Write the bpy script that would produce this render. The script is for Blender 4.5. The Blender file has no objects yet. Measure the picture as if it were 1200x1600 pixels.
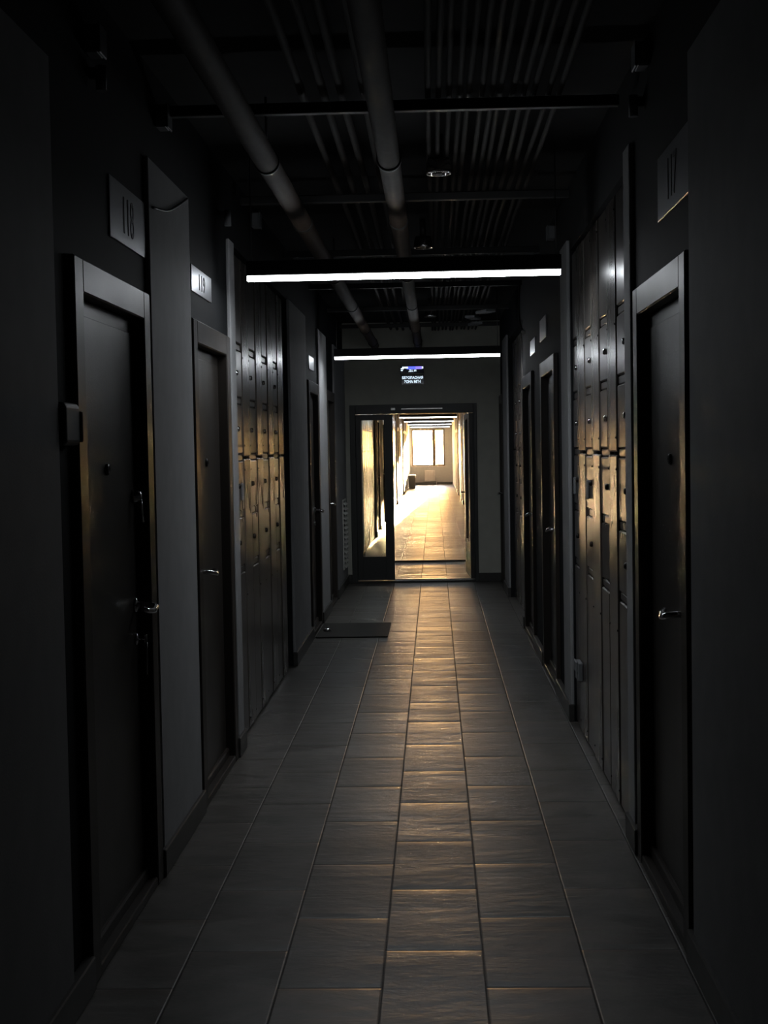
import bpy, bmesh, math, random
from mathutils import Vector, Matrix
random.seed(7)
scene = bpy.context.scene
col = scene.collection

# ------------------------------------------------------------------ camera, light, exposure
F_PX, EYE = 2200.0, 1.555
yaw, pitch, roll = math.atan(78.5/2200), math.atan(102/2200), 0.0175
fw = Vector((-math.sin(yaw)*math.cos(pitch), math.cos(yaw)*math.cos(pitch), -math.sin(pitch)))
r0 = fw.cross(Vector((0, 0, 1))).normalized(); u0 = r0.cross(fw)
rt = r0*math.cos(roll) - u0*math.sin(roll); up = u0*math.cos(roll) + r0*math.sin(roll)
cam = bpy.data.cameras.new('camera'); camo = bpy.data.objects.new('camera', cam); col.objects.link(camo)
camo.matrix_world = Matrix(((rt.x, up.x, -fw.x, 0), (rt.y, up.y, -fw.y, 0), (rt.z, up.z, -fw.z, EYE), (0, 0, 0, 1)))
cam.sensor_fit = 'AUTO'; cam.sensor_width = 36; cam.lens = F_PX/1600*36
cam.shift_x = -0.0011; cam.shift_y = 0.00085
cam.clip_start = 0.05; cam.clip_end = 300
scene.camera = camo

SKY = 135.0          # hazy bright sky outside the far window
SUN = 1050.0
LAMP_DOWN, LAMP_SIDE = 38.0, 12.0
SUN_EL, SUN_AZ = 0.0605, 0.0435
world = bpy.data.worlds.new('world'); scene.world = world; world.use_nodes = True
bg = world.node_tree.nodes['Background']
bg.inputs[1].default_value = SKY
wn = world.node_tree     # low sun haze: orange along the horizon, pale blue and dimmer above
wt = wn.nodes.new('ShaderNodeTexCoord'); wsx = wn.nodes.new('ShaderNodeSeparateXYZ'); wrp = wn.nodes.new('ShaderNodeValToRGB')
wn.links.new(wt.outputs['Generated'], wsx.inputs[0]); wn.links.new(wsx.outputs[2], wrp.inputs[0]); wn.links.new(wrp.outputs[0], bg.inputs[0])
wrp.color_ramp.elements[0].position = 0.10; wrp.color_ramp.elements[0].color = (1.0, 0.52, 0.16, 1)
wrp.color_ramp.elements[1].position = 0.40; wrp.color_ramp.elements[1].color = (0.12, 0.14, 0.19, 1)
el = wrp.color_ramp.elements.new(0.20); el.color = (0.50, 0.34, 0.20, 1)
sun = bpy.data.lights.new('sun', 'SUN'); sun.energy = SUN; sun.angle = 0.012; sun.color = (1.0, 0.66, 0.34)
suno = bpy.data.objects.new('sun', sun); col.objects.link(suno); suno.location = (4, 70, 5)
sd = Vector((-math.sin(SUN_AZ)*math.cos(SUN_EL), -math.cos(SUN_AZ)*math.cos(SUN_EL), -math.sin(SUN_EL)))
suno.rotation_euler = sd.to_track_quat('-Z', 'Y').to_euler()
portal = bpy.data.lights.new('window_daylight_portal', 'AREA'); portal.shape = 'RECTANGLE'
portal.size, portal.size_y = 1.4, 1.6; portal.cycles.is_portal = True
porto = bpy.data.objects.new('window_daylight_portal', portal); col.objects.link(porto)
porto.location = (-0.25, 58.3, 1.52); porto.rotation_euler = (-math.pi/2, 0, 0)

vs = scene.view_settings
vs.view_transform = 'Standard'; vs.look = 'None'; vs.gamma = 1.0; vs.exposure = 0.0
vs.use_curve_mapping = False
try:
    scene.cycles.use_denoising = True
    scene.cycles.denoiser = 'OPENIMAGEDENOISE'
    scene.cycles.max_bounces = 8; scene.cycles.diffuse_bounces = 4; scene.cycles.glossy_bounces = 5
    scene.cycles.transparent_max_bounces = 12
    scene.cycles.sample_clamp_indirect = 120.0
    scene.cycles.caustics_reflective = True
except Exception:
    pass

# ------------------------------------------------------------------ materials
def mat(name, color, rough=0.5, metal=0.0, spec=0.5, var=0.0, vscale=6.0, bump=0.0, bscale=80.0, stretch=(1, 1, 1), rvar=0.0, coat=0.0):
    m = bpy.data.materials.new(name); m.use_nodes = True
    nt = m.node_tree; b = nt.nodes['Principled BSDF']
    b.inputs['Base Color'].default_value = (*color, 1); b.inputs['Roughness'].default_value = rough
    b.inputs['Metallic'].default_value = metal; b.inputs['Specular IOR Level'].default_value = spec
    b.inputs['Coat Weight'].default_value = coat
    tc = nt.nodes.new('ShaderNodeTexCoord'); mp = nt.nodes.new('ShaderNodeMapping')
    mp.inputs['Scale'].default_value = stretch
    nt.links.new(tc.outputs['Object'], mp.inputs[0])
    if var > 0:
        n = nt.nodes.new('ShaderNodeTexNoise'); n.inputs['Scale'].default_value = vscale; n.inputs['Detail'].default_value = 5
        nt.links.new(mp.outputs[0], n.inputs['Vector'])
        rp = nt.nodes.new('ShaderNodeValToRGB')
        rp.color_ramp.elements[0].position = 0.3; rp.color_ramp.elements[1].position = 0.7
        rp.color_ramp.elements[0].color = (*[c*(1-var) for c in color], 1)
        rp.color_ramp.elements[1].color = (*[min(1, c*(1+var)) for c in color], 1)
        nt.links.new(n.outputs[0], rp.inputs[0]); nt.links.new(rp.outputs[0], b.inputs['Base Color'])
    if rvar > 0:
        n2 = nt.nodes.new('ShaderNodeTexNoise'); n2.inputs['Scale'].default_value = vscale*0.7
        nt.links.new(mp.outputs[0], n2.inputs['Vector'])
        mr = nt.nodes.new('ShaderNodeMapRange'); mr.inputs[3].default_value = max(0.02, rough-rvar); mr.inputs[4].default_value = rough+rvar
        nt.links.new(n2.outputs[0], mr.inputs[0]); nt.links.new(mr.outputs[0], b.inputs['Roughness'])
    if bump > 0:
        n3 = nt.nodes.new('ShaderNodeTexNoise'); n3.inputs['Scale'].default_value = bscale; n3.inputs['Detail'].default_value = 3
        nt.links.new(mp.outputs[0], n3.inputs['Vector'])
        bp = nt.nodes.new('ShaderNodeBump'); bp.inputs['Strength'].default_value = bump; bp.inputs['Distance'].default_value = 0.002
        nt.links.new(n3.outputs[0], bp.inputs['Height']); nt.links.new(bp.outputs[0], b.inputs['Normal'])
    return m

def emit(name, color, s):
    m = bpy.data.materials.new(name); m.use_nodes = True
    nt = m.node_tree; nt.nodes.remove(nt.nodes['Principled BSDF'])
    e = nt.nodes.new('ShaderNodeEmission'); e.inputs[0].default_value = (*color, 1); e.inputs[1].default_value = s
    nt.links.new(e.outputs[0], nt.nodes['Material Output'].inputs[0])
    return m

def glass_mat(name, tint, refl_rough=0.02):
    m = bpy.data.materials.new(name); m.use_nodes = True
    nt = m.node_tree; nt.nodes.remove(nt.nodes['Principled BSDF'])
    t = nt.nodes.new('ShaderNodeBsdfTransparent'); t.inputs[0].default_value = (*tint, 1)
    g = nt.nodes.new('ShaderNodeBsdfGlossy'); g.inputs['Roughness'].default_value = refl_rough
    fr = nt.nodes.new('ShaderNodeFresnel'); fr.inputs[0].default_value = 1.45
    mx = nt.nodes.new('ShaderNodeMixShader')
    nt.links.new(fr.outputs[0], mx.inputs[0]); nt.links.new(t.outputs[0], mx.inputs[1]); nt.links.new(g.outputs[0], mx.inputs[2])
    nt.links.new(mx.outputs[0], nt.nodes['Material Output'].inputs[0])
    return m

def floor_mat():
    m = bpy.data.materials.new('floor_tiles'); m.use_nodes = True
    nt = m.node_tree; b = nt.nodes['Principled BSDF']; L = nt.links.new
    N = nt.nodes.new
    geo = N('ShaderNodeTexCoord'); sp = N('ShaderNodeSeparateXYZ'); L(geo.outputs['Object'], sp.inputs[0])
    ay = N('ShaderNodeMath'); ay.operation = 'ADD'; ay.inputs[1].default_value = 60.2 - 0.070 + TILE_SHIFT
    ax = N('ShaderNodeMath'); ax.operation = 'ADD'; ax.inputs[1].default_value = 30.2 - 0.126
    L(sp.outputs[1], ay.inputs[0]); L(sp.outputs[0], ax.inputs[0])
    cb = N('ShaderNodeCombineXYZ'); L(ay.outputs[0], cb.inputs[0]); L(ax.outputs[0], cb.inputs[1])
    br = N('ShaderNodeTexBrick'); br.offset = 0.5; br.offset_frequency = 2; br.squash = 1.0
    br.inputs['Scale'].default_value = 1.0; br.inputs['Mortar Size'].default_value = 0.0022
    br.inputs['Mortar Smooth'].default_value = 0.1; br.inputs['Bias'].default_value = 0.0
    br.inputs['Brick Width'].default_value = 0.602; br.inputs['Row Height'].default_value = 0.302
    br.inputs['Color1'].default_value = (0.84, 0.84, 0.84, 1); br.inputs['Color2'].default_value = (1.12, 1.12, 1.12, 1)
    br.inputs['Mortar'].default_value = (0.10, 0.10, 0.095, 1)
    L(cb.outputs[0], br.inputs['Vector'])
    def noise(scale, det, rough, sc=(1, 1, 1), dist=0.0):
        mp = N('ShaderNodeMapping'); mp.inputs['Scale'].default_value = sc; L(geo.outputs['Object'], mp.inputs[0])
        n = N('ShaderNodeTexNoise'); n.inputs['Scale'].default_value = scale; n.inputs['Detail'].default_value = det
        n.inputs['Roughness'].default_value = rough; n.inputs['Distortion'].default_value = dist
        L(mp.outputs[0], n.inputs['Vector']); return n
    n1 = noise(4.5, 7, 0.62, (1, 1.7, 1), 0.7)      # clouded glaze
    n2 = noise(13.0, 6, 0.6, (0.8, 1.5, 1), 0.4)    # relief of the rustic face
    n3 = noise(1.0, 5, 0.62, (1.3, 4.2, 1), 0.5)    # broad transverse streaks
    rp = N('ShaderNodeValToRGB'); rp.color_ramp.elements[0].position = 0.3; rp.color_ramp.elements[1].position = 0.72
    rp.color_ramp.elements[0].color = (0.058, 0.053, 0.047, 1); rp.color_ramp.elements[1].color = (0.155, 0.142, 0.128, 1)
    L(n1.outputs[0], rp.inputs[0])
    mx = N('ShaderNodeMix'); mx.data_type = 'RGBA'; mx.blend_type = 'MULTIPLY'; mx.inputs[0].default_value = 1.0
    L(rp.outputs[0], mx.inputs[6]); L(br.outputs[0], mx.inputs[7]); L(mx.outputs[2], b.inputs['Base Color'])
    mr = N('ShaderNodeMapRange'); mr.inputs[1].default_value = 0.25; mr.inputs[2].default_value = 0.75
    mr.inputs[3].default_value = FLOOR_R0; mr.inputs[4].default_value = FLOOR_R1
    L(n1.outputs[0], mr.inputs[0])
    # pillowed tile edges, broader on the short sides than along the columns
    def op(o, a_, b_=None):
        q = N('ShaderNodeMath'); q.operation = o
        for i_, v in enumerate((a_, b_)):
            if v is None: continue
            if isinstance(v, (int, float)): q.inputs[i_].default_value = v
            else: L(v, q.inputs[i_])
        return q.outputs[0]
    row = op('FLOOR', op('DIVIDE', ax.outputs[0], 0.302))
    off = op('MULTIPLY', op('MODULO', op('ADD', row, 1.0), 2.0), 0.301)
    def edge(v, per, w):
        fr = op('FRACT', op('DIVIDE', v, per)); d = op('MULTIPLY', op('MINIMUM', fr, op('SUBTRACT', 1.0, fr)), per)
        q = N('ShaderNodeMapRange'); q.interpolation_type = 'SMOOTHSTEP'; q.inputs[1].default_value = 0.0; q.inputs[2].default_value = w
        L(d, q.inputs[0]); return q.outputs[0]
    ty = op('ADD', ay.outputs[0], off)
    h = op('ADD', op('MULTIPLY', edge(ty, 0.602, 0.012), 0.0022), op('MULTIPLY', edge(ty, 0.602, 0.055), 0.0016))
    h = op('ADD', h, op('MULTIPLY', edge(ax.outputs[0], 0.302, 0.006), 0.0012))
    h = op('ADD', h, op('MULTIPLY', n2.outputs[0], 0.0020))
    h = op('ADD', h, op('MULTIPLY', n3.outputs[0], 0.0070))
    # glaze gloss differs from tile to tile and along the streaks
    sb = N('ShaderNodeSeparateXYZ'); L(br.outputs[0], sb.inputs[0])
    rg = op('ADD', mr.outputs[0], op('MULTIPLY', op('SUBTRACT', sb.outputs[0], 0.98), -0.22))
    rg = op('ADD', rg, op('MULTIPLY', op('SUBTRACT', n3.outputs[0], 0.5), 0.30))
    L(rg, b.inputs['Roughness'])
    bp = N('ShaderNodeBump'); bp.inputs['Strength'].default_value = 1.0; bp.inputs['Distance'].default_value = 1.0
    L(h, bp.inputs['Height']); L(bp.outputs[0], b.inputs['Normal'])
    b.inputs['Specular IOR Level'].default_value = 0.5
    return m

TILE_SHIFT = 0.0
FLOOR_R0, FLOOR_R1 = 0.34, 0.45
M = {}
M['floor'] = floor_mat()
M['wall'] = mat('grey_plaster', (0.36, 0.365, 0.37), 0.75, var=0.06, vscale=9, bump=0.25, bscale=140)
M['partition'] = mat('glare_lightened_partition', (0.60, 0.60, 0.53), 0.75, var=0.05, vscale=9, bump=0.2, bscale=140)  # lighter than the plaster: lens glare round the doorway put into the colour
M['niche'] = mat('anthracite_wall_paint', (0.013, 0.0142, 0.0155), 0.75, spec=0.18, var=0.08, bump=0.2, bscale=120)
M['ceiling'] = mat('black_ceiling_paint', (0.010, 0.010, 0.010), 0.9, var=0.3, vscale=5, bump=0.4, bscale=30)
M['plinth'] = mat('dark_skirting_tile', (0.06, 0.058, 0.055), 0.4, var=0.15, vscale=20)
M['door'] = mat('hammered_brown_steel', (0.040, 0.034, 0.030), 0.36, bump=0.35, bscale=260, rvar=0.05)
M['frame'] = mat('brown_steel_casing', (0.045, 0.038, 0.033), 0.40, spec=0.26, bump=0.25, bscale=260, rvar=0.05)
M['cab'] = mat('graphite_cabinet_enamel', (0.075, 0.067, 0.060), 0.30, spec=0.36, bump=0.06, bscale=14, stretch=(1, 1, 0.25), rvar=0.06)
M['cabpanel'] = mat('graphite_cover_enamel', (0.085, 0.075, 0.066), 0.28, spec=0.36, bump=0.06, bscale=11, stretch=(1, 1, 0.2), rvar=0.06)
M['cabbody'] = mat('cabinet_carcass_black', (0.012, 0.012, 0.012), 0.7)
M['chrome'] = mat('polished_chrome', (0.72, 0.72, 0.74), 0.16, metal=1.0)
M['blacklock'] = mat('black_lock_plastic', (0.015, 0.015, 0.015), 0.3)
M['plate'] = mat('brushed_steel_plate', (0.42, 0.43, 0.45), 0.33, metal=1.0, bump=0.1, bscale=60, stretch=(1, 1, 0.1))
M['platetext'] = mat('engraved_black_paint', (0.02, 0.02, 0.02), 0.6)
M['pipe'] = mat('brown_painted_pipe', (0.060, 0.040, 0.027), 0.7, var=0.2, vscale=14, bump=0.15, bscale=70)
M['clamp'] = mat('black_pipe_clamp', (0.02, 0.018, 0.016), 0.5)
M['conduit'] = mat('dark_painted_conduit', (0.024, 0.018, 0.013), 0.8, var=0.3, vscale=8)
M['rail'] = mat('black_channel_rail', (0.02, 0.02, 0.02), 0.55)
M['box'] = mat('grey_plastic_box', (0.22, 0.23, 0.24), 0.5, var=0.08)
M['housing'] = mat('black_aluminium_housing', (0.012, 0.012, 0.013), 0.4)
M['wire'] = mat('steel_wire', (0.30, 0.30, 0.31), 0.4, metal=1.0)
M['cable'] = mat('black_cable_sheath', (0.012, 0.012, 0.012), 0.5)
M['white'] = mat('white_plastic', (0.75, 0.74, 0.70), 0.4)
M['led_down'] = emit('led_diffuser_bottom', (0.90, 0.95, 1.0), LAMP_DOWN)
M['led_side'] = emit('led_diffuser_side', (0.90, 0.95, 1.0), LAMP_SIDE)
M['mat'] = mat('brown_rubber_mat', (0.030, 0.028, 0.024), 0.8, var=0.25, vscale=60, bump=0.6, bscale=220)
M['alum'] = mat('aluminium_sill', (0.55, 0.55, 0.54), 0.3, metal=1.0)
M['pdoor'] = mat('grey_partition_door', (0.060, 0.062, 0.060), 0.42, bump=0.1, bscale=120)
M['glass'] = glass_mat('door_glass', (0.90, 0.93, 0.90))
M['winglass'] = glass_mat('window_glass', (0.97, 0.98, 0.98))
M['winframe'] = mat('brown_window_profile', (0.10, 0.07, 0.05), 0.45)
M['sill'] = mat('pale_window_sill', (0.45, 0.42, 0.38), 0.5)
M['radiator'] = mat('white_radiator_enamel', (0.55, 0.54, 0.52), 0.4)
M['bin'] = mat('dark_bin_plastic', (0.05, 0.05, 0.05), 0.5)
M['binlid'] = mat('bin_lid_lit_tone', (0.62, 0.58, 0.50), 0.5)  # pale tone paints the light falling on the bin's top edges
M['signpanel'] = mat('dark_acrylic_panel', (0.02, 0.025, 0.04), 0.15)
M['signblue'] = emit('sign_blue_light', (0.12, 0.16, 1.0), 1.3)
M['signviolet'] = emit('sign_violet_light', (0.32, 0.25, 1.0), 1.1)
M['signwhite'] = emit('sign_white_light', (0.70, 0.86, 1.0), 1.5)
M['beige'] = mat('beige_lit_edge', (0.40, 0.29, 0.21), 0.5)  # beige paints the light caught on the intercom's far edge
M['vent'] = mat('galvanised_louvre', (0.80, 0.79, 0.75), 0.35)
M['oakdoor'] = mat('warm_brown_cabinet_enamel', (0.22, 0.15, 0.09), 0.24, rvar=0.05)

# ------------------------------------------------------------------ mesh building helpers
class MB:
    def __init__(self): self.bm = bmesh.new()
    def box(self, x0, x1, y0, y1, z0, z1, bev=0.0, seg=1, rot=None):
        t = bmesh.new()
        bmesh.ops.create_cube(t, size=1.0)
        sx, sy, sz = abs(x1-x0), abs(y1-y0), abs(z1-z0)
        c = Vector(((x0+x1)/2, (y0+y1)/2, (z0+z1)/2))
        for v in t.verts: v.co = Vector((v.co.x*sx, v.co.y*sy, v.co.z*sz)) + c
        if bev > 0:
            bmesh.ops.bevel(t, geom=list(t.edges), offset=min(bev, 0.45*min(sx, sy, sz)), segments=seg, profile=0.5, affect='EDGES')
        if rot:
            ang, piv, axis = rot
            R = Matrix.Rotation(ang, 3, axis); p = Vector(piv)
            for v in t.verts: v.co = R @ (v.co - p) + p
        self.add(t); return self
    def add(self, t):
        me = bpy.data.meshes.new('tmp'); t.to_mesh(me); t.free()
        self.bm.from_mesh(me); bpy.data.meshes.remove(me)
    def tube(self, pts, r, seg=10, caps=True):
        pts = [Vector(p) for p in pts]; rs = list(r) if isinstance(r, (list, tuple)) else [r]*len(pts)
        q, qr = [pts[0]], [rs[0]]        # keep the facets short
        for i in range(1, len(pts)):
            k = max(1, math.ceil((pts[i]-pts[i-1]).length/0.3))
            for j in range(1, k+1): q.append(pts[i-1].lerp(pts[i], j/k)); qr.append(rs[i-1]+(rs[i]-rs[i-1])*j/k)
        pts, rs, n = q, qr, len(q)
        rings = []; prev = None
        for i, p in enumerate(pts):
            d = (pts[min(i+1, n-1)] - pts[max(i-1, 0)]).normalized()
            if prev is None:
                a = Vector((0, 0, 1)) if abs(d.z) < 0.9 else Vector((1, 0, 0))
                a = (a - d*a.dot(d)).normalized()
            else:
                a = (prev - d*prev.dot(d)).normalized()
            prev = a; b = d.cross(a)
            rings.append([self.bm.verts.new(p + (a*math.cos(2*math.pi*k/seg) + b*math.sin(2*math.pi*k/seg))*rs[i]) for k in range(seg)])
        for i in range(n-1):
            for k in range(seg):
                f = self.bm.faces.new((rings[i][k], rings[i][(k+1) % seg], rings[i+1][(k+1) % seg], rings[i+1][k])); f.smooth = True
        if caps:
            self.bm.faces.new(rings[0][::-1]); self.bm.faces.new(rings[-1])
        return self
    def lathe(self, c, axis, prof, seg=20):
        ax = Vector(axis).normalized(); a = Vector((0, 0, 1)) if abs(ax.z) < 0.9 else Vector((1, 0, 0))
        a = (a - ax*a.dot(ax)).normalized(); b = ax.cross(a); c = Vector(c)
        rings = []
        for (r, h) in prof:
            rings.append([self.bm.verts.new(c + ax*h + (a*math.cos(2*math.pi*k/seg) + b*math.sin(2*math.pi*k/seg))*max(r, 1e-4)) for k in range(seg)])
        for i in range(len(prof)-1):
            for k in range(seg):
                f = self.bm.faces.new((rings[i][k], rings[i][(k+1) % seg], rings[i+1][(k+1) % seg], rings[i+1][k])); f.smooth = True
        self.bm.faces.new(rings[0][::-1]); self.bm.faces.new(rings[-1])
        return self
    def build(self, name, m, parent=None, org=None):
        """vertices are given in world space; the object's origin goes to org (the thing's base)"""
        if org is None: org = Vector((0, 0, 0)) if parent is None else root_loc(parent)
        org = Vector(org)
        bmesh.ops.translate(self.bm, verts=self.bm.verts, vec=-org)
        bmesh.ops.recalc_face_normals(self.bm, faces=self.bm.faces)
        me = bpy.data.meshes.new(name); self.bm.to_mesh(me); self.bm.free()
        me.materials.append(m)
        o = bpy.data.objects.new(name, me); col.objects.link(o)
        if parent is not None: o.parent = parent
        else: o.location = org
        return o

def root_loc(o):
    while o.parent is not None: o = o.parent
    return Vector(o.location)

def tag(o, label=None, cat=None, group=None, kind=None):
    if label: o['label'] = label
    if cat: o['category'] = cat
    if group: o['group'] = group
    if kind: o['kind'] = kind
    return o

def thing(name, loc, label=None, cat=None, group=None, kind=None):
    o = bpy.data.objects.new(name, None); col.objects.link(o)
    o.empty_display_size = 0.1; o.location = loc
    return tag(o, label, cat, group, kind)

def copy_tree(o, parent=None):
    c = o.copy(); col.objects.link(c); c.parent = parent
    for ch in list(o.children): copy_tree(ch, c)
    return c

def struct(mb, name, m, label=None, org=(0, 0, 0), cat=None):
    return tag(mb.build(name, m, None, org), label, cat, None, 'structure')

def text_mesh(s, height, width=None, depth=0.002, bold=0.0):
    cu = bpy.data.curves.new('txt', 'FONT'); cu.body = s; cu.size = 1.0; cu.align_x = 'CENTER'; cu.align_y = 'CENTER'
    cu.extrude = 0.02; cu.offset = bold
    o = bpy.data.objects.new('txt', cu); col.objects.link(o)
    dg = bpy.context.evaluated_depsgraph_get(); me = bpy.data.meshes.new_from_object(o.evaluated_get(dg))
    bpy.data.objects.remove(o); bpy.data.curves.remove(cu)
    xs = [v.co.x for v in me.vertices]; ys = [v.co.y for v in me.vertices]
    w, h = max(xs)-min(xs), max(ys)-min(ys); cx, cy = (max(xs)+min(xs))/2, (max(ys)+min(ys))/2
    sy = height/h; sx = (width/w) if width else sy
    for v in me.vertices:
        v.co = Vector(((v.co.x-cx)*sx, (v.co.y-cy)*sy, v.co.z/0.02*depth/2))
    return me

# ------------------------------------------------------------------ the corridor shell
XL, XR = -1.015, 0.745             # wall faces
FLOOR_Y0, PART_Y, END_Y = -2.2, 16.15, 58.0
CEIL = 2.98
NICHE = 0.02                        # the dark door zones sit this much behind the grey plaster
S = {-1: (XL, 1), 1: (XR, -1)}      # side -> (face, outward sign)
def X(side, d): return S[side][0] + S[side][1]*d

# y intervals of the two walls: grey plaster runs, dark door zones, cabinet bays
LEFT = [('g', -2.2, 3.79), ('n', 3.79, 5.09), ('g', 5.09, 5.935), ('n', 5.935, 7.10), ('g', 7.10, 7.27), ('c', 7.27, 10.02),
        ('g', 10.02, 11.30), ('n', 11.30, 12.52), ('g', 12.52, 13.42), ('n', 13.42, 14.45), ('g', 14.45, 16.15)]
RIGHT = [('g', -2.2, 4.14), ('n', 4.14, 5.36), ('g', 5.36, 5.53), ('c', 5.53, 7.87), ('g', 7.87, 8.27), ('n', 8.27, 12.05),
         ('c', 12.05, 14.42), ('g', 14.42, 15.25), ('n', 15.25, 16.15)]
LEFT_F = [('g', 16.35, 20.0), ('c', 20.0, 24.4), ('g', 24.4, 24.9), ('n', 24.9, 26.3), ('g', 26.3, 27.6), ('n', 27.6, 29.0), ('c', 29.0, 33.0),
          ('g', 33.0, 33.5), ('n', 33.5, 34.8), ('c', 34.8, 38.4), ('g', 38.4, 39.0), ('n', 39.0, 40.3), ('g', 40.3, 41.5), ('n', 41.5, 42.8),
          ('c', 42.8, 46.4), ('g', 46.4, 47.0), ('n', 47.0, 48.3), ('g', 48.3, 49.6), ('n', 49.6, 50.9), ('g', 50.9, 58.0)]
RIGHT_F = [('g', 16.35, 20.0), ('n', 20.0, 21.3), ('g', 21.3, 24.0), ('c', 24.0, 28.0), ('g', 28.0, 29.0), ('n', 29.0, 30.3), ('g', 30.3, 32.0), ('n', 32.0, 33.3), ('g', 33.3, 34.0), ('c', 34.0, 37.6),
           ('g', 37.6, 38.2), ('n', 38.2, 39.5), ('g', 39.5, 40.0), ('c', 40.0, 44.8), ('g', 44.8, 45.4), ('n', 45.4, 46.7),
           ('g', 46.7, 48.2), ('n', 48.2, 49.5), ('g', 49.5, 58.0)]
# apartment door openings (outer casing): side, y0, y1, lock side (+1 = far end), detail level
DOORS = [(-1, 3.985, 5.045, 1, 2), (-1, 5.965, 7.025, -1, 2), (1, 4.19, 5.27, -1, 2), (1, 8.74, 9.87, -1, 2), (1, 10.76, 11.90, -1, 2),
         (-1, 11.46, 12.44, 1, 2), (-1, 13.45, 14.42, -1, 2), (1, 15.30, 16.10, 1, 2)]
for side, lst in ((-1, LEFT_F), (1, RIGHT_F)):
    for k, a, b in lst:
        if k == 'n': DOORS.append((side, (a+b)/2-0.53, (a+b)/2+0.53, 1, 1))
DH = 2.12
TOPG = {-1: 2.62, 1: 2.68}

def wall_side(side, runs, nm, label):
    back, grey = MB(), MB()
    for k, a, b in runs:
        if k == 'g':
            back.box(X(side, -NICHE), X(side, -0.5), a, b, 0, CEIL)
        elif k == 'c':
            back.box(X(side, -NICHE), X(side, -0.5), a, b, 2.62, CEIL)
        else:
            cur = a
            for (s, d0, d1, *_r) in DOORS:
                if s == side and a <= d0 and d1 <= b:
                    if d0 > cur: back.box(X(side, -NICHE), X(side, -0.5), cur, d0, 0, CEIL)
                    back.box(X(side, -NICHE), X(side, -0.5), d0, d1, DH-0.01, CEIL)
                    cur = d1
            if cur < b: back.box(X(side, -NICHE), X(side, -0.5), cur, b, 0, CEIL)
        if k == 'g': grey.box(X(side, 0), X(side, -NICHE), a, b, 0, TOPG[side], 0.004)
    back.box(X(side, -0.5), X(side, -0.6), runs[0][1], runs[-1][2], 0, CEIL)
    struct(back, nm, M['niche'], label + ', dark painted zones around the doors and above')
    return struct(grey, nm, M['wall'], label + ', grey plaster piers')

wall_side(-1, LEFT, 'wall_left', 'left wall of the near corridor')
wall_side(1, RIGHT, 'wall_right', 'right wall of the near corridor')
wall_side(-1, LEFT_F, 'wall_left', 'left wall of the sunlit corridor beyond the glazed door')
wall_side(1, RIGHT_F, 'wall_right', 'right wall of the sunlit corridor beyond the glazed door')

f = MB().box(XL-0.6, XR+0.6, FLOOR_Y0, END_Y+0.4, -0.12, 0.0)
struct(f, 'floor', M['floor'], 'long floor of grey brown streaky tiles laid in staggered columns')
struct(MB().box(XL-0.6, XR+0.6, FLOOR_Y0, END_Y+0.4, CEIL, CEIL+0.1), 'ceiling', M['ceiling'], 'black painted ceiling with open services')
struct(MB().box(XL-0.6, XR+0.6, FLOOR_Y0-0.1, FLOOR_Y0, 0, CEIL), 'wall_back', M['wall'], 'wall behind the viewer')

# partition with the glazed double door
OPX0, OPX1, OPZ = -0.965, 0.490, 2.045
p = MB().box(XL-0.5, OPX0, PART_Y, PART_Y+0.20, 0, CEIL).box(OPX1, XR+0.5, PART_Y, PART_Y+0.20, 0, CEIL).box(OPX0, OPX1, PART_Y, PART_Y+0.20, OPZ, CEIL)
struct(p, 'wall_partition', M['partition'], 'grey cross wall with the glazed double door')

# end wall with the window opening
WX0, WX1, WZ0, WZ1 = -0.93, 0.43, 0.765, 2.285
e = MB().box(XL-0.5, WX0, END_Y, END_Y+0.3, 0, CEIL).box(WX1, XR+0.5, END_Y, END_Y+0.3, 0, CEIL)
e.box(WX0, WX1, END_Y, END_Y+0.3, 0, WZ0).box(WX0, WX1, END_Y, END_Y+0.3, WZ1, CEIL)
struct(e, 'wall_far', M['wall'], 'far end wall with the window')
wr = thing('window_1', (-0.25, END_Y+0.12, WZ0), 'bright two part window at the far end of the corridor', None, None, 'structure')
fr = MB(); y0, y1 = END_Y+0.10, END_Y+0.17
fr.box(WX0, WX0+0.06, y0, y1, WZ0, WZ1).box(WX1-0.06, WX1, y0, y1, WZ0, WZ1).box(WX0, WX1, y0, y1, WZ0, WZ0+0.06).box(WX0, WX1, y0, y1, WZ1-0.06, WZ1)
fr.build('window_frame', M['winframe'], wr)
MB().box(-0.075, 0.055, y0-0.01, y1+0.01, WZ0+0.06, WZ1-0.06, 0.005).build('mullion', M['winframe'], wr)
MB().box(WX0+0.055, -0.07, END_Y+0.13, END_Y+0.136, WZ0+0.055, WZ1-0.055).build('window_pane', M['winglass'], wr)
MB().box(0.05, WX1-0.055, END_Y+0.13, END_Y+0.136, WZ0+0.055, WZ1-0.055).build('window_pane', M['winglass'], wr)
MB().box(WX0-0.05, WX1+0.05, END_Y-0.04, END_Y+0.10, WZ0-0.035, WZ0, 0.006).build('window_sill', M['sill'], wr)

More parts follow.
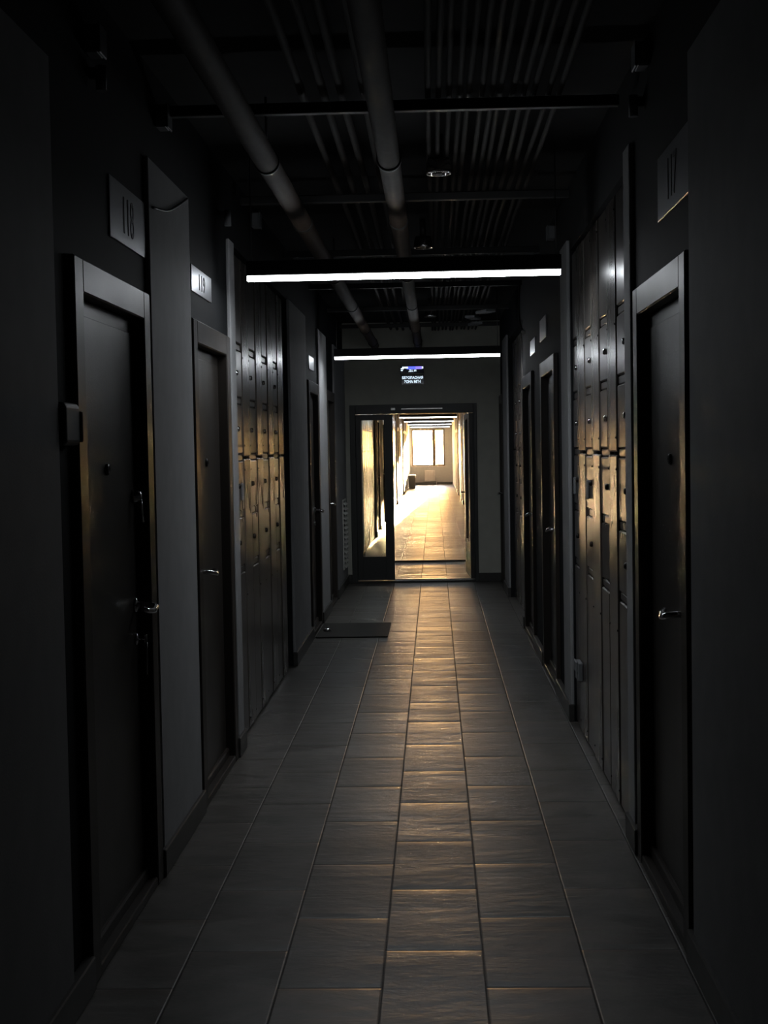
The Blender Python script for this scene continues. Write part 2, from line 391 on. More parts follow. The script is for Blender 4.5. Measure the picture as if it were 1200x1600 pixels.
# skirting
def skirt(side, spans, nm):
    b = MB()
    for a, c in spans:
        b.box(X(side, -NICHE), X(side, 0.013), a, c, 0, 0.10, 0.004)
    struct(b, nm, M['plinth'], 'dark tile skirting along the foot of the wall')
skirt(-1, [(-2.2, 3.98), (5.05, 5.96), (7.03, 7.275), (10.01, 11.455), (12.445, 13.445), (14.425, 16.14)], 'baseboard_left')
skirt(1, [(-2.2, 4.185), (5.275, 5.535), (7.86, 8.735), (9.875, 10.755), (11.905, 12.05), (14.41, 15.295)], 'baseboard_right')
b = MB().box(OPX1+0.001, XR+0.02, PART_Y-0.013, PART_Y, 0, 0.10, 0.004).box(XL-0.02, OPX0-0.001, PART_Y-0.013, PART_Y, 0, 0.10, 0.004)
struct(b, 'baseboard_partition', M['plinth'], 'dark tile skirting at the foot of the cross wall')
for side, lst in ((-1, LEFT_F), (1, RIGHT_F)):
    skirt(side, [(a, c) for k, a, c in lst if k == 'g'], 'baseboard_left' if side < 0 else 'baseboard_right')
struct(MB().box(XL, XR, END_Y-0.013, END_Y, 0, 0.10, 0.004), 'baseboard_far', M['plinth'], 'dark skirting under the far window')

# ------------------------------------------------------------------ apartment doors
def apartment_door(n, side, y0, y1, lock, detail, label):
    o = S[side][1]
    r = thing('door_%d' % n, (X(side, 0), (y0+y1)/2, 0), label, 'door', None, 'structure')
    c = MB()
    c.box(X(side, 0.004), X(side, -0.10), y0, y0+0.10, 0, DH, 0.005).box(X(side, 0.004), X(side, -0.10), y1-0.10, y1, 0, DH, 0.005)
    c.box(X(side, 0.004), X(side, -0.10), y0+0.10, y1-0.10, DH-0.10, DH, 0.005)
    c.build('casing', M['frame'], r)
    MB().box(X(side, 0.002), X(side, -0.10), y0+0.10, y1-0.10, 0, 0.035, 0.004).box(X(side, -0.028), X(side, -0.10), y0+0.10, y1-0.10, 0.03, 0.075, 0.006).build('threshold', M['frame'], r)
    lf = MB().box(X(side, -0.044), X(side, -0.10), y0+0.10, y1-0.10, 0.07, DH-0.10, 0.004)
    if detail > 1:   # pressed border of the steel leaf
        lf.box(X(side, -0.040), X(side, -0.046), y0+0.13, y1-0.13, 0.12, DH-0.15, 0.003)
    leaf = lf.build('leaf', M['door'], r)
    yl = (y1-0.17) if lock > 0 else (y0+0.20)
    if detail < 2:
        MB().tube([(X(side, -0.044), yl, 1.02), (X(side, 0.0), yl, 1.02), (X(side, 0.005), yl-lock*0.12, 1.015)], 0.011, 8).build('handle', M['chrome'], leaf)
        return r
    d = -lock
    pts = [(X(side, -0.042), yl, 1.02), (X(side, -0.005), yl, 1.02), (X(side, 0.025), yl, 1.018), (X(side, 0.036), yl+d*0.012, 1.014),
           (X(side, 0.036), yl+d*0.06, 1.006), (X(side, 0.028), yl+d*0.11, 1.012), (X(side, 0.015), yl+d*0.135, 1.02)]
    MB().tube(pts, [0.013, 0.010, 0.010, 0.0105, 0.010, 0.009, 0.008], 12).lathe((X(side, -0.041), yl, 1.02), (o, 0, 0), [(0.0, 0.0), (0.027, 0.0), (0.027, 0.006), (0.022, 0.010), (0.012, 0.012), (0, 0.012)]).build('lever_handle', M['chrome'], leaf)
    yc = (y0+y1)/2 - 0.02
    MB().lathe((X(side, -0.041), yc, 1.50), (o, 0, 0), [(0, 0), (0.019, 0), (0.019, 0.007), (0.014, 0.012), (0.009, 0.009), (0, 0.006)], 18).build('peephole', M['blacklock'], leaf)
    MB().lathe((X(side, -0.041), yl, 0.90), (o, 0, 0), [(0, 0), (0.022, 0), (0.022, 0.006), (0.012, 0.010), (0, 0.011)], 18).build('lock_cylinder', M['chrome'], leaf)
    if n == 1:
        ln = MB().lathe((X(side, -0.041), yl, 1.40), (o, 0, 0), [(0, 0), (0.024, 0), (0.024, 0.012), (0.016, 0.03), (0.01, 0.034), (0, 0.034)], 18).build('night_latch', M['chrome'], leaf)
        MB().tube([(X(side, -0.012), yl, 1.395), (X(side, -0.008), yl-0.004, 1.36), (X(side, -0.006), yl+0.004, 1.31)], 0.005, 8).build('latch_lever', M['chrome'], ln)
    return r

labels = {
 0: 'brown steel apartment door nearest on the left with night latch and keyhole',
 1: 'brown steel apartment door, second on the left, below the bright 119 plate',
 2: 'brown steel apartment door nearest on the right, before the tall graphite cabinets',
 3: 'brown steel apartment door on the right just behind the graphite cabinets and grey pier',
 4: 'brown steel apartment door on the right, second one behind the graphite cabinets',
 5: 'brown steel apartment door on the left beside the rubber doormat',
 6: 'brown steel door on the left between bright grey pier and louvred grille',
 7: 'narrow dark steel door on the right in the corner by the cross wall'}
nf = {-1: 0, 1: 0}
ordn = ['nearest', 'second', 'third', 'fourth', 'fifth', 'sixth', 'seventh', 'eighth', 'ninth', 'tenth', 'eleventh', 'twelfth']
for i, (side, y0, y1, lock, det) in enumerate(DOORS):
    if i in labels: lb = labels[i]
    else:
        lb = 'steel door on the %s wall of the sunlit corridor, %s from the glazed door' % ('left' if side < 0 else 'right', ordn[nf[side]]); nf[side] += 1
    apartment_door(i+1, side, y0, y1, lock, det, lb)

# glazed double door in the partition
r = thing('door_%d' % (len(DOORS)+1), (-0.24, PART_Y+0.05, 0), 'dark grey glazed double door, left leaf shut, right leaf open', 'door', None, 'structure')
ya, yb = PART_Y-0.012, PART_Y+0.12
MB().box(OPX0, OPX0+0.065, ya, yb, 0, OPZ, 0.004).box(OPX1-0.04, OPX1, ya, yb, 0, OPZ, 0.004).box(OPX0+0.065, OPX1-0.04, ya, yb, OPZ-0.105, OPZ, 0.004).build('door_frame', M['pdoor'], r)
th = MB().box(OPX0+0.065, OPX1-0.04, ya-0.02, yb+0.05, 0, 0.022, 0.004).build('threshold', M['pdoor'], r)
MB().box(-0.50, OPX1-0.04, yb-0.02, yb+0.055, 0.022, 0.030, 0.002).build('sill_strip', M['alum'], th)
def glazed_leaf(w, gx0, gx1, gz0, gz1, T, name):
    """leaf in local coordinates x 0..w, y 0..0.05, transformed by T"""
    q = MB()
    q.box(0, gx0, 0, 0.05, 0.03, 1.935, 0.003).box(gx1, w, 0, 0.05, 0.03, 1.935, 0.003)
    q.box(gx0, gx1, 0, 0.05, 0.03, gz0, 0).box(gx0, gx1, 0, 0.05, gz1, 1.935, 0)
    bmesh.ops.transform(q.bm, matrix=T, verts=q.bm.verts)
    lf = q.build(name, M['pdoor'], r)
    g = MB().box(gx0-0.005, gx1+0.005, 0.022, 0.028, gz0-0.005, gz1+0.005); bmesh.ops.transform(g.bm, matrix=T, verts=g.bm.verts)
    g.build('glass_pane', M['glass'], lf)
    bd = MB(); w2 = 0.012
    for ys in ((-0.004, 0.003), (0.047, 0.054)):
        bd.box(gx0-w2, gx0, ys[0], ys[1], gz0-w2, gz1+w2).box(gx1, gx1+w2, ys[0], ys[1], gz0-w2, gz1+w2).box(gx0, gx1, ys[0], ys[1], gz0-w2, gz0).box(gx0, gx1, ys[0], ys[1], gz1, gz1+w2)
    bmesh.ops.transform(bd.bm, matrix=T, verts=bd.bm.verts); bd.build('glazing_bead', M['pdoor'], lf)
    return lf
glazed_leaf(0.425, 0.062, 0.325, 0.30, 1.87, Matrix.Translation((OPX0+0.065, PART_Y+0.03, 0)), 'fixed_leaf')
Topen = Matrix.Translation((0.452, PART_Y+0.09, 0)) @ Matrix.Rotation(math.radians(92.5), 4, 'Z')
ol = glazed_leaf(0.94, 0.30, 0.64, 0.45, 1.87, Topen, 'open_leaf')
hb = MB().box(0.70, 0.82, 0.05, 0.057, 0.17, 0.40, 0.003); bmesh.ops.transform(hb.bm, matrix=Topen, verts=hb.bm.verts)
tag(hb.build('kick_plate', M['sill'], ol), 'pale plate low on the open leaf')
lv = MB().tube([(0.87, 0.05, 1.0), (0.87, 0.10, 1.0), (0.76, 0.10, 1.0)], 0.010, 8); bmesh.ops.transform(lv.bm, matrix=Topen, verts=lv.bm.verts); lv.build('lever_handle', M['chrome'], ol)
dc = MB().box(-0.37, 0.10, ya-0.022, ya, 1.985, 2.000, 0.003).build('closer_rail', M['alum'], r)
MB().box(-0.49, -0.44, ya-0.03, ya, 1.978, 2.008, 0.005).build('rail_end', M['alum'], dc)

# ------------------------------------------------------------------ meter cabinets
RAILS = [0.0, 0.91, 1.21, 1.515, 1.82, 2.11, 2.60]
def rot_about(mb_bm, ang, piv):
    R = Matrix.Rotation(ang, 3, 'Z'); p = Vector(piv)
    for v in mb_bm.verts: v.co = R @ (v.co - p) + p
def meter_cabinet(side, y0, y1, dw, d0, label, group, full=True, ajar=None, handle=None, m1='cab', m2='cabpanel'):
    """door column from y0 to y0+dw, then a two piece cover panel up to y1"""
    o = S[side][1]; rr = random.Random(int(y0*100)+side)
    r = thing('meter_cabinet', (X(side, d0), (y0+y1)/2, 0), label, 'cabinet', group)
    MB().box(X(side, d0-0.022), X(side, -0.45), y0, y1, 0, 2.61).build('carcass', M['cabbody'], r)
    if not full:
        MB().box(X(side, d0), X(side, d0-0.02), y0+0.006, y0+dw, 0.02, 1.50, 0.003).build('door', M[m1], r)
        MB().box(X(side, d0), X(side, d0-0.02), y0+0.006, y0+dw, 1.515, 2.60, 0.003).build('door', M[m1], r)
        if y1-y0 > dw+0.05: MB().box(X(side, d0+0.003), X(side, d0-0.02), y0+dw+0.012, y1-0.006, 0.02, 2.60, 0.003).build('cover_panel', M[m2], r)
        return r
    for k, z in enumerate(RAILS[1:-1]):     # cross rails between the doors
        MB().box(X(side, d0-0.004), X(side, d0-0.022), y0+0.004, y0+dw, z-0.018, z+0.018, 0.005).build('cross_rail', M[m1], r)
    for k in range(6):
        za = RAILS[k] + (0.021 if k else 0.012); zb = RAILS[k+1] - (0.021 if k < 5 else 0.003)
        q = MB().box(X(side, d0+0.002), X(side, d0-0.018), y0+0.012, y0+dw-0.006, za, zb, 0.005)
        ang = rr.uniform(-0.008, 0.008)
        if ajar == k: ang = -o*0.10
        piv = (X(side, d0-0.018), y0+dw-0.004, 0)
        rot_about(q.bm, ang, piv)
        dr = q.build('door', M[m1], r)
        if k in (1, 2, 3, 4):
            yk = y0+0.045; zk = (za+zb)/2
            l = MB().lathe((X(side, d0+0.001), yk, zk), (o, 0, 0), [(0, 0), (0.014, 0), (0.014, 0.010), (0.010, 0.016), (0, 0.017)], 14)
            rot_about(l.bm, ang, piv); l.build('lock', M['chrome'] if k in (3, 4) else M['blacklock'], dr)
        if handle == k:
            h = MB().box(X(side, d0+0.002), X(side, d0+0.018), y0+0.14, y0+0.165, za+0.05, za+0.145, 0.005)
            rot_about(h.bm, ang, piv); h.build('pull_tab', M['box'], dr)
    if y1-y0 > dw+0.05:
        for za, zb in ((0.012, 1.506), (1.520, 2.597)):
            q = MB().box(X(side, d0+0.006), X(side, d0-0.014), y0+dw+0.010, y1-0.012, za, zb, 0.006)
            rot_about(q.bm, rr.uniform(-0.010, 0.010), (X(side, d0), (y0+dw+y1)/2, 0))
            cp = q.build('cover_panel', M[m2], r)
            for zz in (za+0.06, (za+zb)/2, zb-0.06):
                for yy in (y0+dw+0.022, y1-0.024):
                    MB().lathe((X(side, d0+0.005), yy, zz), (o, 0, 0), [(0, 0), (0.006, 0), (0.005, 0.004), (0, 0.005)], 8).build('screw', M['blacklock'], cp)
    return r
gR, gL = 'graphite meter cabinets on the right wall', 'graphite meter cabinets on the left wall'
meter_cabinet(1, 5.66, 6.285, 0.315, -0.03, 'tall graphite meter cabinet beside the nearest right hand door', gR)
meter_cabinet(1, 6.285, 6.93, 0.305, -0.03, 'graphite meter cabinet with a dark door ajar at waist height, second on the right', gR, ajar=1)
meter_cabinet(1, 6.93, 7.58, 0.30, -0.03, 'tall graphite meter cabinet with pull tab, third from the nearest right hand door', gR, handle=2)
meter_cabinet(1, 7.58, 7.868, 0.27, -0.03, 'narrow graphite meter cabinet with pull tab against the far grey pier on the right', gR, handle=2)
tag(MB().box(X(1, -0.03), X(1, -0.06), 5.532, 5.655, 0, 2.61, 0.003).build('filler_panel', M['cabpanel'], None, (X(1, -0.03), 5.59, 0)), 'narrow graphite filler strip between near grey pier and first right hand cabinet', 'panel')
meter_cabinet(-1, 7.42, 8.00, 0.285, -0.035, 'graphite meter cabinet on the left directly behind the bright grey pier', gL, handle=2)
meter_cabinet(-1, 8.00, 8.60, 0.29, -0.035, 'graphite meter cabinet, second on the left behind the bright grey pier', gL)
meter_cabinet(-1, 8.60, 9.205, 0.27, -0.035, 'graphite meter cabinet, third on the left behind the bright grey pier', gL)
meter_cabinet(-1, 9.205, 9.80, 0.24, -0.035, 'graphite meter cabinet farthest on the left, before the wide grey pier', gL)
tag(MB().box(X(-1, -0.035), X(-1, -0.065), 7.272, 7.415, 0, 2.61, 0.003).build('filler_panel', M['cabpanel'], None, (X(-1, -0.035), 7.34, 0)), 'graphite filler strip right behind the bright grey pier on the left', 'panel')
tag(MB().box(X(-1, -0.06), X(-1, -0.09), 9.805, 10.018, 0, 2.61, 0.003).build('filler_panel', M['cabpanel'], None, (X(-1, -0.06), 9.91, 0)), 'dark filler strip between the left cabinets and the wide grey pier', 'panel')
g2 = 'graphite meter cabinets on the right near the cross wall'
for k in range(4):
    a = 12.06 + k*0.59
    meter_cabinet(1, a, a+0.588, 0.29, -0.07, 'graphite meter cabinet on the right near the cross wall, %s from the camera' % ordn[k], g2)
# cabinets of the sunlit corridor
for side, lst in ((-1, LEFT_F), (1, RIGHT_F)):
    bay = 0
    for k, a, b in lst:
        if k != 'c': continue
        bay += 1; n = int(round((b-a)/0.64)); w = (b-a)/n
        for j in range(n):
            meter_cabinet(side, a+j*w+0.002, a+(j+1)*w-0.002, w*0.48, -0.03,
                          'sunlit corridor cabinet, %s in the %s bay on its %s wall' % (ordn[j], ordn[bay-1], 'left' if side < 0 else 'right'),
                          'meter cabinets of the sunlit corridor, %s' % ('left' if side < 0 else 'right'), False, m1='oakdoor', m2='oakdoor')

# ------------------------------------------------------------------ room number plates
def plate(side, ya, yb, z0, z1, num, label):
    o = S[side][1]; d = -NICHE
    r = thing('number_plate', (X(side, d), (ya+yb)/2, z0), label, 'sign', 'steel plates above the doors')
    MB().box(X(side, d), X(side, d+0.006), ya, yb, z0, z1, 0.002).build('plate', M['plate'], r)
    if num:
        me = text_mesh(num, (z1-z0)*0.62, 0.16 if num else None, 0.002, 0.0)
        # text x runs along the wall as read from inside the corridor
        B = Matrix(((0, 0, o, X(side, d+0.0068)), (o, 0, 0, (ya+yb)/2), (0, 1, 0, (z0+z1)/2), (0, 0, 0, 1)))
        me.transform(B); me.transform(Matrix.Translation(-r.location))
        me.materials.append(M['platetext']); t = bpy.data.objects.new('numerals', me); col.objects.link(t); t.parent = r
plate(-1, 4.53, 5.085, 2.25, 2.45, '118', 'dim steel plate numbered 118 above the nearest left door')
plate(-1, 6.05, 6.59, 2.243, 2.358, '119', 'bright steel plate numbered 119 above the second left door')
plate(1, 4.20, 4.78, 2.29, 2.50, '117', 'dim steel plate numbered 117 above the nearest right door')
plate(1, 9.52, 10.06, 2.28, 2.43, None, 'dim steel plate above the door just behind the right hand cabinets')
plate(1, 10.55, 11.06, 2.245, 2.36, None, 'bright steel plate above the second door behind the right hand cabinets')
plate(-1, 11.72, 12.18, 2.22, 2.335, None, 'bright steel plate above the left door beside the doormat')

# ------------------------------------------------------------------ lamps
def lamp(y, h, x0, x1, label):
    r = thing('linear_lamp', ((x0+x1)/2, y, h), label, 'lamp', 'suspended LED bars along the corridor')
    MB().box(x0-0.004, x1+0.004, y-0.03, y+0.03, h+0.004, h+0.075, 0.003).build('housing', M['housing'], r)
    dv = MB().box(x0, x1, y-0.026, y+0.026, h-0.018, h+0.004).build('diffuser', M['led_side'], r)
    dv.data.materials.append(M['led_down'])
    for pl in dv.data.polygons:
        if pl.normal.z < -0.9: pl.material_index = 1
    for xx in (x0+0.02, x1-0.02):
        MB().tube([(xx, y, h+0.07), (xx, y, CEIL)], 0.0025, 6).build('suspension_wire', M['wire'], r)
    return r
lamp(6.80, 2.385, -0.885, 0.615, 'long white LED bar nearest the camera, hung under the ceiling')
lamp(12.84, 2.382, -0.893, 0.608, 'long white LED bar hung in front of the cross wall, above the blue sign')
lamp(18.88, 2.34, -0.90, 0.60, 'LED bar just beyond the glazed door, hidden above its lintel')
for k in range(5):
    lamp(31.0+6.04*k if k else 30.96, 2.335, -0.90, 0.60, 'thin bright LED bar in the sunlit corridor, %s seen beyond the glazed door' % ordn[k])

# ------------------------------------------------------------------ illuminated signs over the double door
def cyr(s, h, w, cx, cz, y, m, name, parent, bold=0.02):
    me = text_mesh(s, h, w, 0.004, bold)
    B = Matrix(((1, 0, 0, cx), (0, 0, -1, y), (0, 1, 0, cz), (0, 0, 0, 1)))
    me.transform(B); me.transform(Matrix.Translation(-parent.location)); me.materials.append(m)
    t = bpy.data.objects.new(name, me); col.objects.link(t); t.parent = parent; return t
yS = PART_Y-0.03
s1 = thing('illuminated_sign', (-0.24, PART_Y, 2.39), 'upper blue lit sign with white arrow above the glazed double door', 'sign')
MB().box(-0.375, -0.105, yS, PART_Y, 2.395, 2.485, 0.003).build('panel', M['signpanel'], s1)
MB().box(-0.30, -0.20, yS-0.003, yS, 2.443, 2.474).build('light_band', M['signblue'], s1)
MB().box(-0.20, -0.125, yS-0.003, yS, 2.443, 2.474).build('light_band', M['signviolet'], s1)
ar = MB()
ar.box(-0.352, -0.285, yS-0.004, yS, 2.452, 2.472).box(-0.367, -0.335, yS-0.004, yS, 2.442, 2.456).box(-0.367, -0.345, yS-0.004, yS, 2.424, 2.434).box(-0.128, -0.112, yS-0.004, yS, 2.448, 2.472)
ar.build('arrow_mark', M['signwhite'], s1)
cyr('\u0414\u0426 \u0418', 0.030, 0.085, -0.235, 2.425, yS-0.002, M['signwhite'], 'lettering', s1)
s2 = thing('illuminated_sign', (-0.24, PART_Y, 2.27), 'lower lit sign with white two line Cyrillic lettering above the glazed double door', 'sign')
MB().box(-0.365, -0.105, yS, PART_Y, 2.268, 2.380, 0.003).build('panel', M['signpanel'], s2)
cyr('\u0411\u0415\u0417\u041e\u041f\u0410\u0421\u041d\u0410\u042f', 0.030, 0.238, -0.235, 2.347, yS-0.002, M['signwhite'], 'lettering', s2)
cyr('\u0417\u041e\u041d\u0410 \u041c\u0413\u041d', 0.034, 0.185, -0.238, 2.302, yS-0.002, M['signwhite'], 'lettering', s2)

# ------------------------------------------------------------------ services under the ceiling
def service_pipe(x, z, rad, label):
    r = thing('service_pipe', (x, 8.0, z), label, 'pipe')
    MB().tube([(x, FLOOR_Y0+0.01, z), (x, PART_Y, z)], rad, 24).build('tube', M['pipe'], r)
    for k, y in enumerate((2.7, 5.75, 7.3, 9.6, 11.6, 13.9, 15.6)):
        if (k + (x > -0.4)) % 2 == 0 or k > 3:
            MB().lathe((x, y-0.02, z), (0, 1, 0), [(rad-0.004, 0), (rad+0.006, 0.002), (rad+0.006, 0.038), (rad-0.004, 0.04)], 24).build('coupling', M['clamp'], r)
        else:
            c = MB().lathe((x, y-0.015, z), (0, 1, 0), [(rad-0.004, 0), (rad+0.005, 0.0), (rad+0.005, 0.03), (rad-0.004, 0.03)], 24).build('hanger_clamp', M['clamp'], r)
            MB().tube([(x, y, z+rad), (x, y, CEIL)], 0.005, 8).build('threaded_rod', M['wire'], c)
service_pipe(-0.66, 2.72, 0.047, 'brown pipe running under the ceiling, left one of the two thick pipes')
service_pipe(-0.165, 2.72, 0.045, 'brown pipe running under the ceiling, right one of the two thick pipes')
# rails across the ceiling
tr = [1.9, 3.7, 5.4, 7.35, 9.4, 11.3, 13.2, 15.0]
for k, y in enumerate(tr):
    tag(MB().box(XL+0.03, XR-0.03, y-0.02, y+0.02, 2.825, 2.866, 0.004).build('channel_rail', M['rail'], None, (-0.13, y, 2.825)),
        'black steel channel across the ceiling, %s from the camera' % ordn[k], 'rail', 'channel rails across the ceiling')
cx = [-0.48, -0.40, -0.33, -0.25, 0.00, 0.035, 0.075, 0.12, 0.155, 0.20, 0.235, 0.275, 0.32, 0.36, 0.40, 0.45, 0.49]
for k, x in enumerate(cx):
    rr_ = random.Random(k); wob = [(x + rr_.uniform(-0.007, 0.007), -2.1 + i*1.3, 2.879 + rr_.uniform(0.0, 0.012) + (0.015 if k < 4 else 0)) for i in range(15)]
    rad = 0.011 if k >= 4 else 0.016
    lab = ('painted conduit on the ceiling between the two thick pipes, ' if k < 4 else 'painted conduit on the ceiling right of the thick pipes, ') + ('%s from the left' % ordn[k if k < 4 else k-4] if (k if k < 4 else k-4) < 12 else 'outermost on the right')
    tag(MB().tube(wob, rad, 8).build('ceiling_conduit', M['conduit'], None, (x, 8, 2.88)), lab, 'conduit', 'painted conduits along the ceiling')
for k, (x, y) in enumerate(((0.04, 6.51), (-0.05, 8.9), (-0.02, 13.6))):
    r = thing('downlight', (x, y, 2.80), ['unlit round chrome downlight nearest the camera, above the first LED bar', 'unlit round chrome downlight on the ceiling just beyond the first LED bar', 'unlit round chrome downlight on the ceiling near the cross wall'][k], 'lamp', 'unlit round downlights')
    MB().lathe((x, y, 2.80), (0, 0, 1), [(0.048, 0.012), (0.05, 0), (0.058, 0.0), (0.06, 0.012), (0.055, 0.05), (0.05, 0.07)], 28).build('trim_ring', M['chrome'], r)
    MB().lathe((x, y, 2.812), (0, 0, 1), [(0.046, 0.0), (0.03, 0.02), (0.015, 0.03), (0, 0.03)], 24).build('reflector', M['chrome'], r)
    MB().tube([(x, y, 2.87), (x, y, CEIL)], 0.02, 10).build('mounting_stem', M['rail'], r)
# junction boxes and small fixtures near the wall tops
fx = [(X(-1, 0), 4.30, 2.80, 'grey junction box high above the nearest left door'), (X(-1, 0), 5.38, 2.82, 'grey junction box high on the left pier'),
      (X(-1, 0), 8.2, 2.88, 'grey junction box above the left cabinets'), (X(1, 0), 5.0, 2.90, 'grey junction box high above the nearest right door'),
      (X(1, 0), 8.8, 2.86, 'grey junction box on the ceiling edge above the right door behind the cabinets')]
for x, y, z, lb in fx:
    s = 1 if x < 0 else -1
    xx = x - s*NICHE if True else x
    r = thing('junction_box', (xx, y, z), lb, 'box', 'junction boxes along the wall tops')
    MB().box(xx, xx+s*0.045, y-0.045, y+0.045, z-0.042, z+0.042, 0.006).build('body', M['box'], r)
    MB().box(xx+s*0.044, xx+s*0.052, y-0.047, y+0.047, z-0.044, z+0.044, 0.003).build('lid', M['box'], r)
for x, y, z, lb in ((X(-1, -NICHE), 4.33, 2.70, 'small grey sensor tube above the nearest left door'), (X(-1, -NICHE), 6.97, 2.70, 'small grey sensor tube above the second left door'), (X(1, -NICHE), 5.12, 2.76, 'small grey sensor tube above the nearest right door')):
    s = 1 if x < 0 else -1
    r = thing('motion_sensor', (x, y, z), lb, 'sensor', 'small sensors above the doors')
    MB().tube([(x+s*0.035, y, z-0.04), (x+s*0.035, y, z+0.035)], 0.017, 14).build('sensor_tube', M['box'], r)
    MB().box(x, x+s*0.03, y-0.012, y+0.012, z-0.005, z+0.03, 0.003).build('bracket', M['rail'], r)
# ceiling boards seen near the cross wall
for k, (x, y, a) in enumerate(((0.50, 13.3, 0.4), (0.40, 13.9, -0.3), (0.44, 14.6, 0.2))):
    tag(MB().box(x-0.05, x+0.05, y-0.12, y+0.12, 2.80, 2.826, 0.004, rot=(a, (x, y, 2.8), 'Z')).build('ceiling_box', M['box'], None, (x, y, 2.80)),
        ['grey ceiling box on the right, nearest of the three before the cross wall', 'grey ceiling box in the middle of the three before the cross wall', 'grey ceiling box closest to the cross wall'][k], 'box', 'small grey boxes near the cross wall')
# loose cables
def cable(pts, rad, label, tip=None):
    r = thing('loose_cable', pts[0], label, 'cable')
    P = [Vector(q) for q in pts]; out = []
    for i in range(len(P)-1):
        p0, p1, p2, p3 = P[max(i-1, 0)], P[i], P[i+1], P[min(i+2, len(P)-1)]
        for t in (0, .2, .4, .6, .8):
            out.append(0.5*((2*p1) + (-p0+p2)*t + (2*p0-5*p1+4*p2-p3)*t*t + (-p0+3*p1-3*p2+p3)*t**3))
    out.append(P[-1])
    MB().tube(out, rad, 8).build('sheath', M['cable'] if not tip else M['conduit'], r)
    if tip:
        d = (out[-1]-out[-3]).normalized()
        tag(MB().tube([out[-1]-d*0.005, out[-1]+d*0.03], 0.016, 10).build('connector', M['white'], r), 'white connector at the loose end')
cable([(0.70, 11.25, 2.86), (0.69, 11.30, 2.70), (0.69, 11.20, 2.53), (0.70, 10.95, 2.43)], 0.007, 'loose grey cable with white end hanging above the second door behind the right cabinets', True)
cable([(X(-1, 0.008), 5.86, 2.60), (X(-1, 0.010), 5.62, 2.53), (X(-1, 0.010), 5.38, 2.47), (X(-1, 0.008), 5.12, 2.44)], 0.005, 'thin black cable drooping across the top of the left pier')

# ------------------------------------------------------------------ small things on walls and floor
r = thing('wall_intercom', (X(-1, -NICHE), 3.88, 1.58), 'black rounded intercom box beside the casing of the nearest left door', 'intercom')
MB().box(X(-1, -NICHE), X(-1, 0.016), 3.80, 3.962, 1.575, 1.695, 0.016, 4).build('body', M['cable'], r)
tag(MB().box(X(-1, 0.004), X(-1, 0.022), 3.958, 3.972, 1.585, 1.672, 0.005, 3).build('lit_edge_strip', M['beige'], r), 'beige strip painting the light on the box edge')  # thin strip added to show the lit edge, no separate cover

r = thing('keys', (X(-1, -0.032), 4.875, 0.90), 'key hanging from the lower lock of the nearest left door', 'key')
MB().tube([(X(-1, -0.032), 4.875, 0.90), (X(-1, -0.003), 4.875, 0.90)], 0.004, 8).box(X(-1, -0.010), X(-1, -0.001), 4.871, 4.879, 0.885, 0.915, 0.002).build('inserted_key', M['chrome'], r)
MB().tube([(X(-1, -0.003), 4.875, 0.888), (X(-1, -0.003), 4.872, 0.86), (X(-1, -0.004), 4.876, 0.82), (X(-1, -0.006), 4.88, 0.775)], 0.004, 8).build('key_tag', M['wire'], r)

r = thing('louvre_grille', (X(-1, 0), 15.6, 0.2), 'tall louvred metal grille low on the left wall beside the double door', 'grille')
MB().box(X(-1, 0), X(-1, 0.012), 15.36, 15.38, 0.22, 0.99, 0.002).box(X(-1, 0), X(-1, 0.012), 15.82, 15.84, 0.22, 0.99, 0.002).box(X(-1, 0), X(-1, 0.012), 15.38, 15.82, 0.22, 0.24, 0.002).box(X(-1, 0), X(-1, 0.012), 15.38, 15.82, 0.97, 0.99, 0.002).build('grille_frame', M['vent'], r)
for k in range(14):
    z = 0.265 + k*0.0525
    MB().box(X(-1, 0.002), X(-1, 0.042), 15.38, 15.82, z-0.003, z+0.003, 0.001, rot=(math.radians(38), (X(-1, 0.01), 15.6, z), 'Y')).build('slat', M['vent'], r)

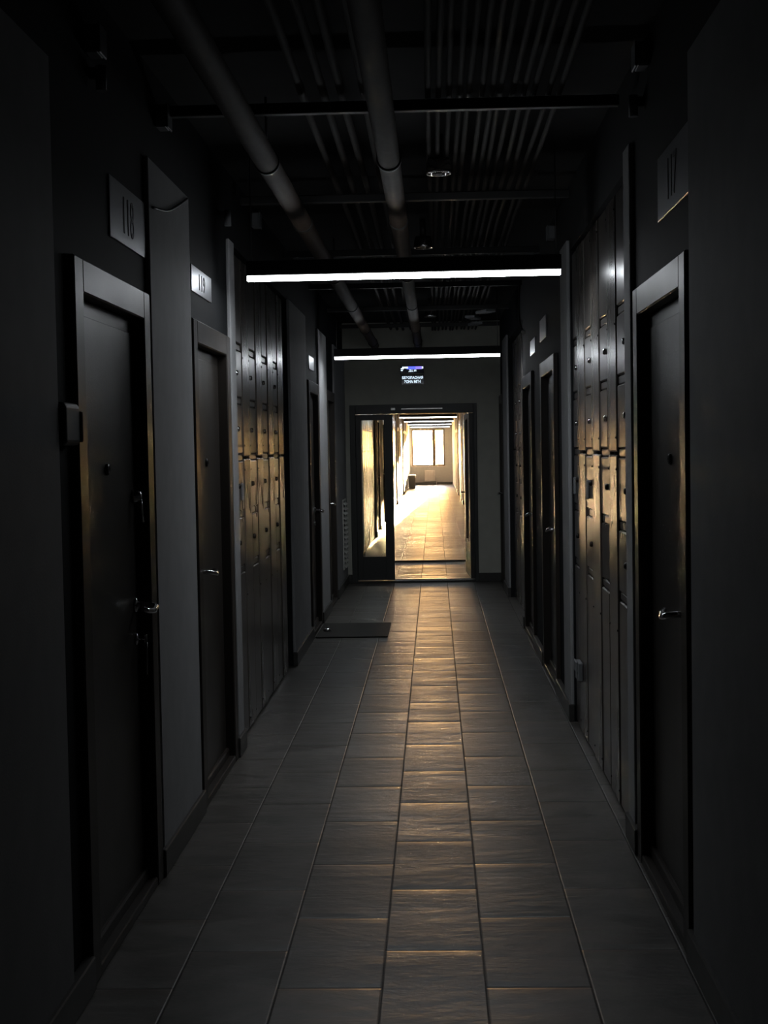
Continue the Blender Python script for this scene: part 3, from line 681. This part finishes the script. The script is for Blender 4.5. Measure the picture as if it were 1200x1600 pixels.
tag(MB().box(-1.0, -0.405, 11.47, 12.38, 0, 0.012, 0.005, 2).build('doormat', M['mat'], None, (-0.7, 11.9, 0)), 'brown rubber doormat on the left before the door with the bright plate', 'doormat')
r = thing('door_stop', (-0.93, 11.83, 0.012), 'small shiny metal door stop lying on the brown rubber doormat', 'door stop')
MB().lathe((-0.93, 11.83, 0.012), (0, 0, 1), [(0, 0), (0.032, 0), (0.034, 0.01), (0.026, 0.022), (0.010, 0.028), (0, 0.029)], 20).build('metal_dome', M['chrome'], r)
MB().lathe((-0.93, 11.83, 0.040), (0, 0, 1), [(0, 0), (0.010, 0), (0.009, 0.006), (0, 0.007)], 12).build('rubber_cap', M['blacklock'], r)
r = thing('socket_box', (X(1, -0.0225), 7.53, 0.30), 'small grey socket box low on the third right hand meter cabinet', 'box')
MB().box(X(1, -0.0225), X(1, 0.006), 7.42, 7.56, 0.30, 0.40, 0.005).build('body', M['box'], r)
MB().box(X(1, 0.004), X(1, 0.014), 7.425, 7.555, 0.345, 0.405, 0.004).build('flap_cover', M['box'], r)

# beyond the glazed door
tag(MB().box(XL+0.02, XR-0.02, 19.0, 19.07, 0, 0.022, 0.003).build('floor_strip', M['clamp'], None, (-0.13, 19.03, 0)), 'dark raised strip across the floor beyond the glazed door', 'floor strip')
tag(MB().box(-0.99, -0.61, 35.0, 35.5, 0, 0.014, 0.004).build('doormat', M['mat'], None, (-0.8, 35.2, 0)), 'dark doormat on the sunlit patch of floor beyond the glazed door', 'doormat')
r = thing('waste_bin', (-0.86, 53.0, 0), 'dark waste bin, lit top painted pale, against the left wall near the far window', 'bin')
q = MB(); q.box(-0.99, -0.725, 52.85, 53.15, 0, 0.48, 0.01)
for v in q.bm.verts:
    s_ = 0.88 + 0.12*v.co.z/0.48; v.co.x = -0.858 + (v.co.x+0.858)*s_; v.co.y = 53.0 + (v.co.y-53.0)*s_
q.build('body', M['bin'], r)
MB().box(-1.0, -0.715, 52.83, 53.17, 0.48, 0.51, 0.008).build('lid', M['binlid'], r)
MB().box(-0.735, -0.71, 52.82, 52.86, 0.40, 0.485, 0.006).build('grip', M['binlid'], r)
r = thing('radiator', (-0.2, END_Y-0.06, 0.13), 'pale panel radiator on the end wall under the far window', 'radiator')
q = MB().box(-0.42, 0.02, END_Y-0.09, END_Y-0.04, 0.13, 0.59, 0.01)
for k in range(9): q.box(-0.40+k*0.046, -0.375+k*0.046, END_Y-0.098, END_Y-0.088, 0.16, 0.56, 0.003)
q.build('panel', M['radiator'], r)
MB().tube([(0.02, END_Y-0.06, 0.17), (0.07, END_Y-0.06, 0.17), (0.07, END_Y-0.06, 0.0)], 0.011, 8).build('supply_pipe', M['radiator'], r)
MB().box(-0.35, -0.33, END_Y-0.045, END_Y, 0.5, 0.54).box(-0.07, -0.05, END_Y-0.045, END_Y, 0.5, 0.54).build('bracket', M['radiator'], r)
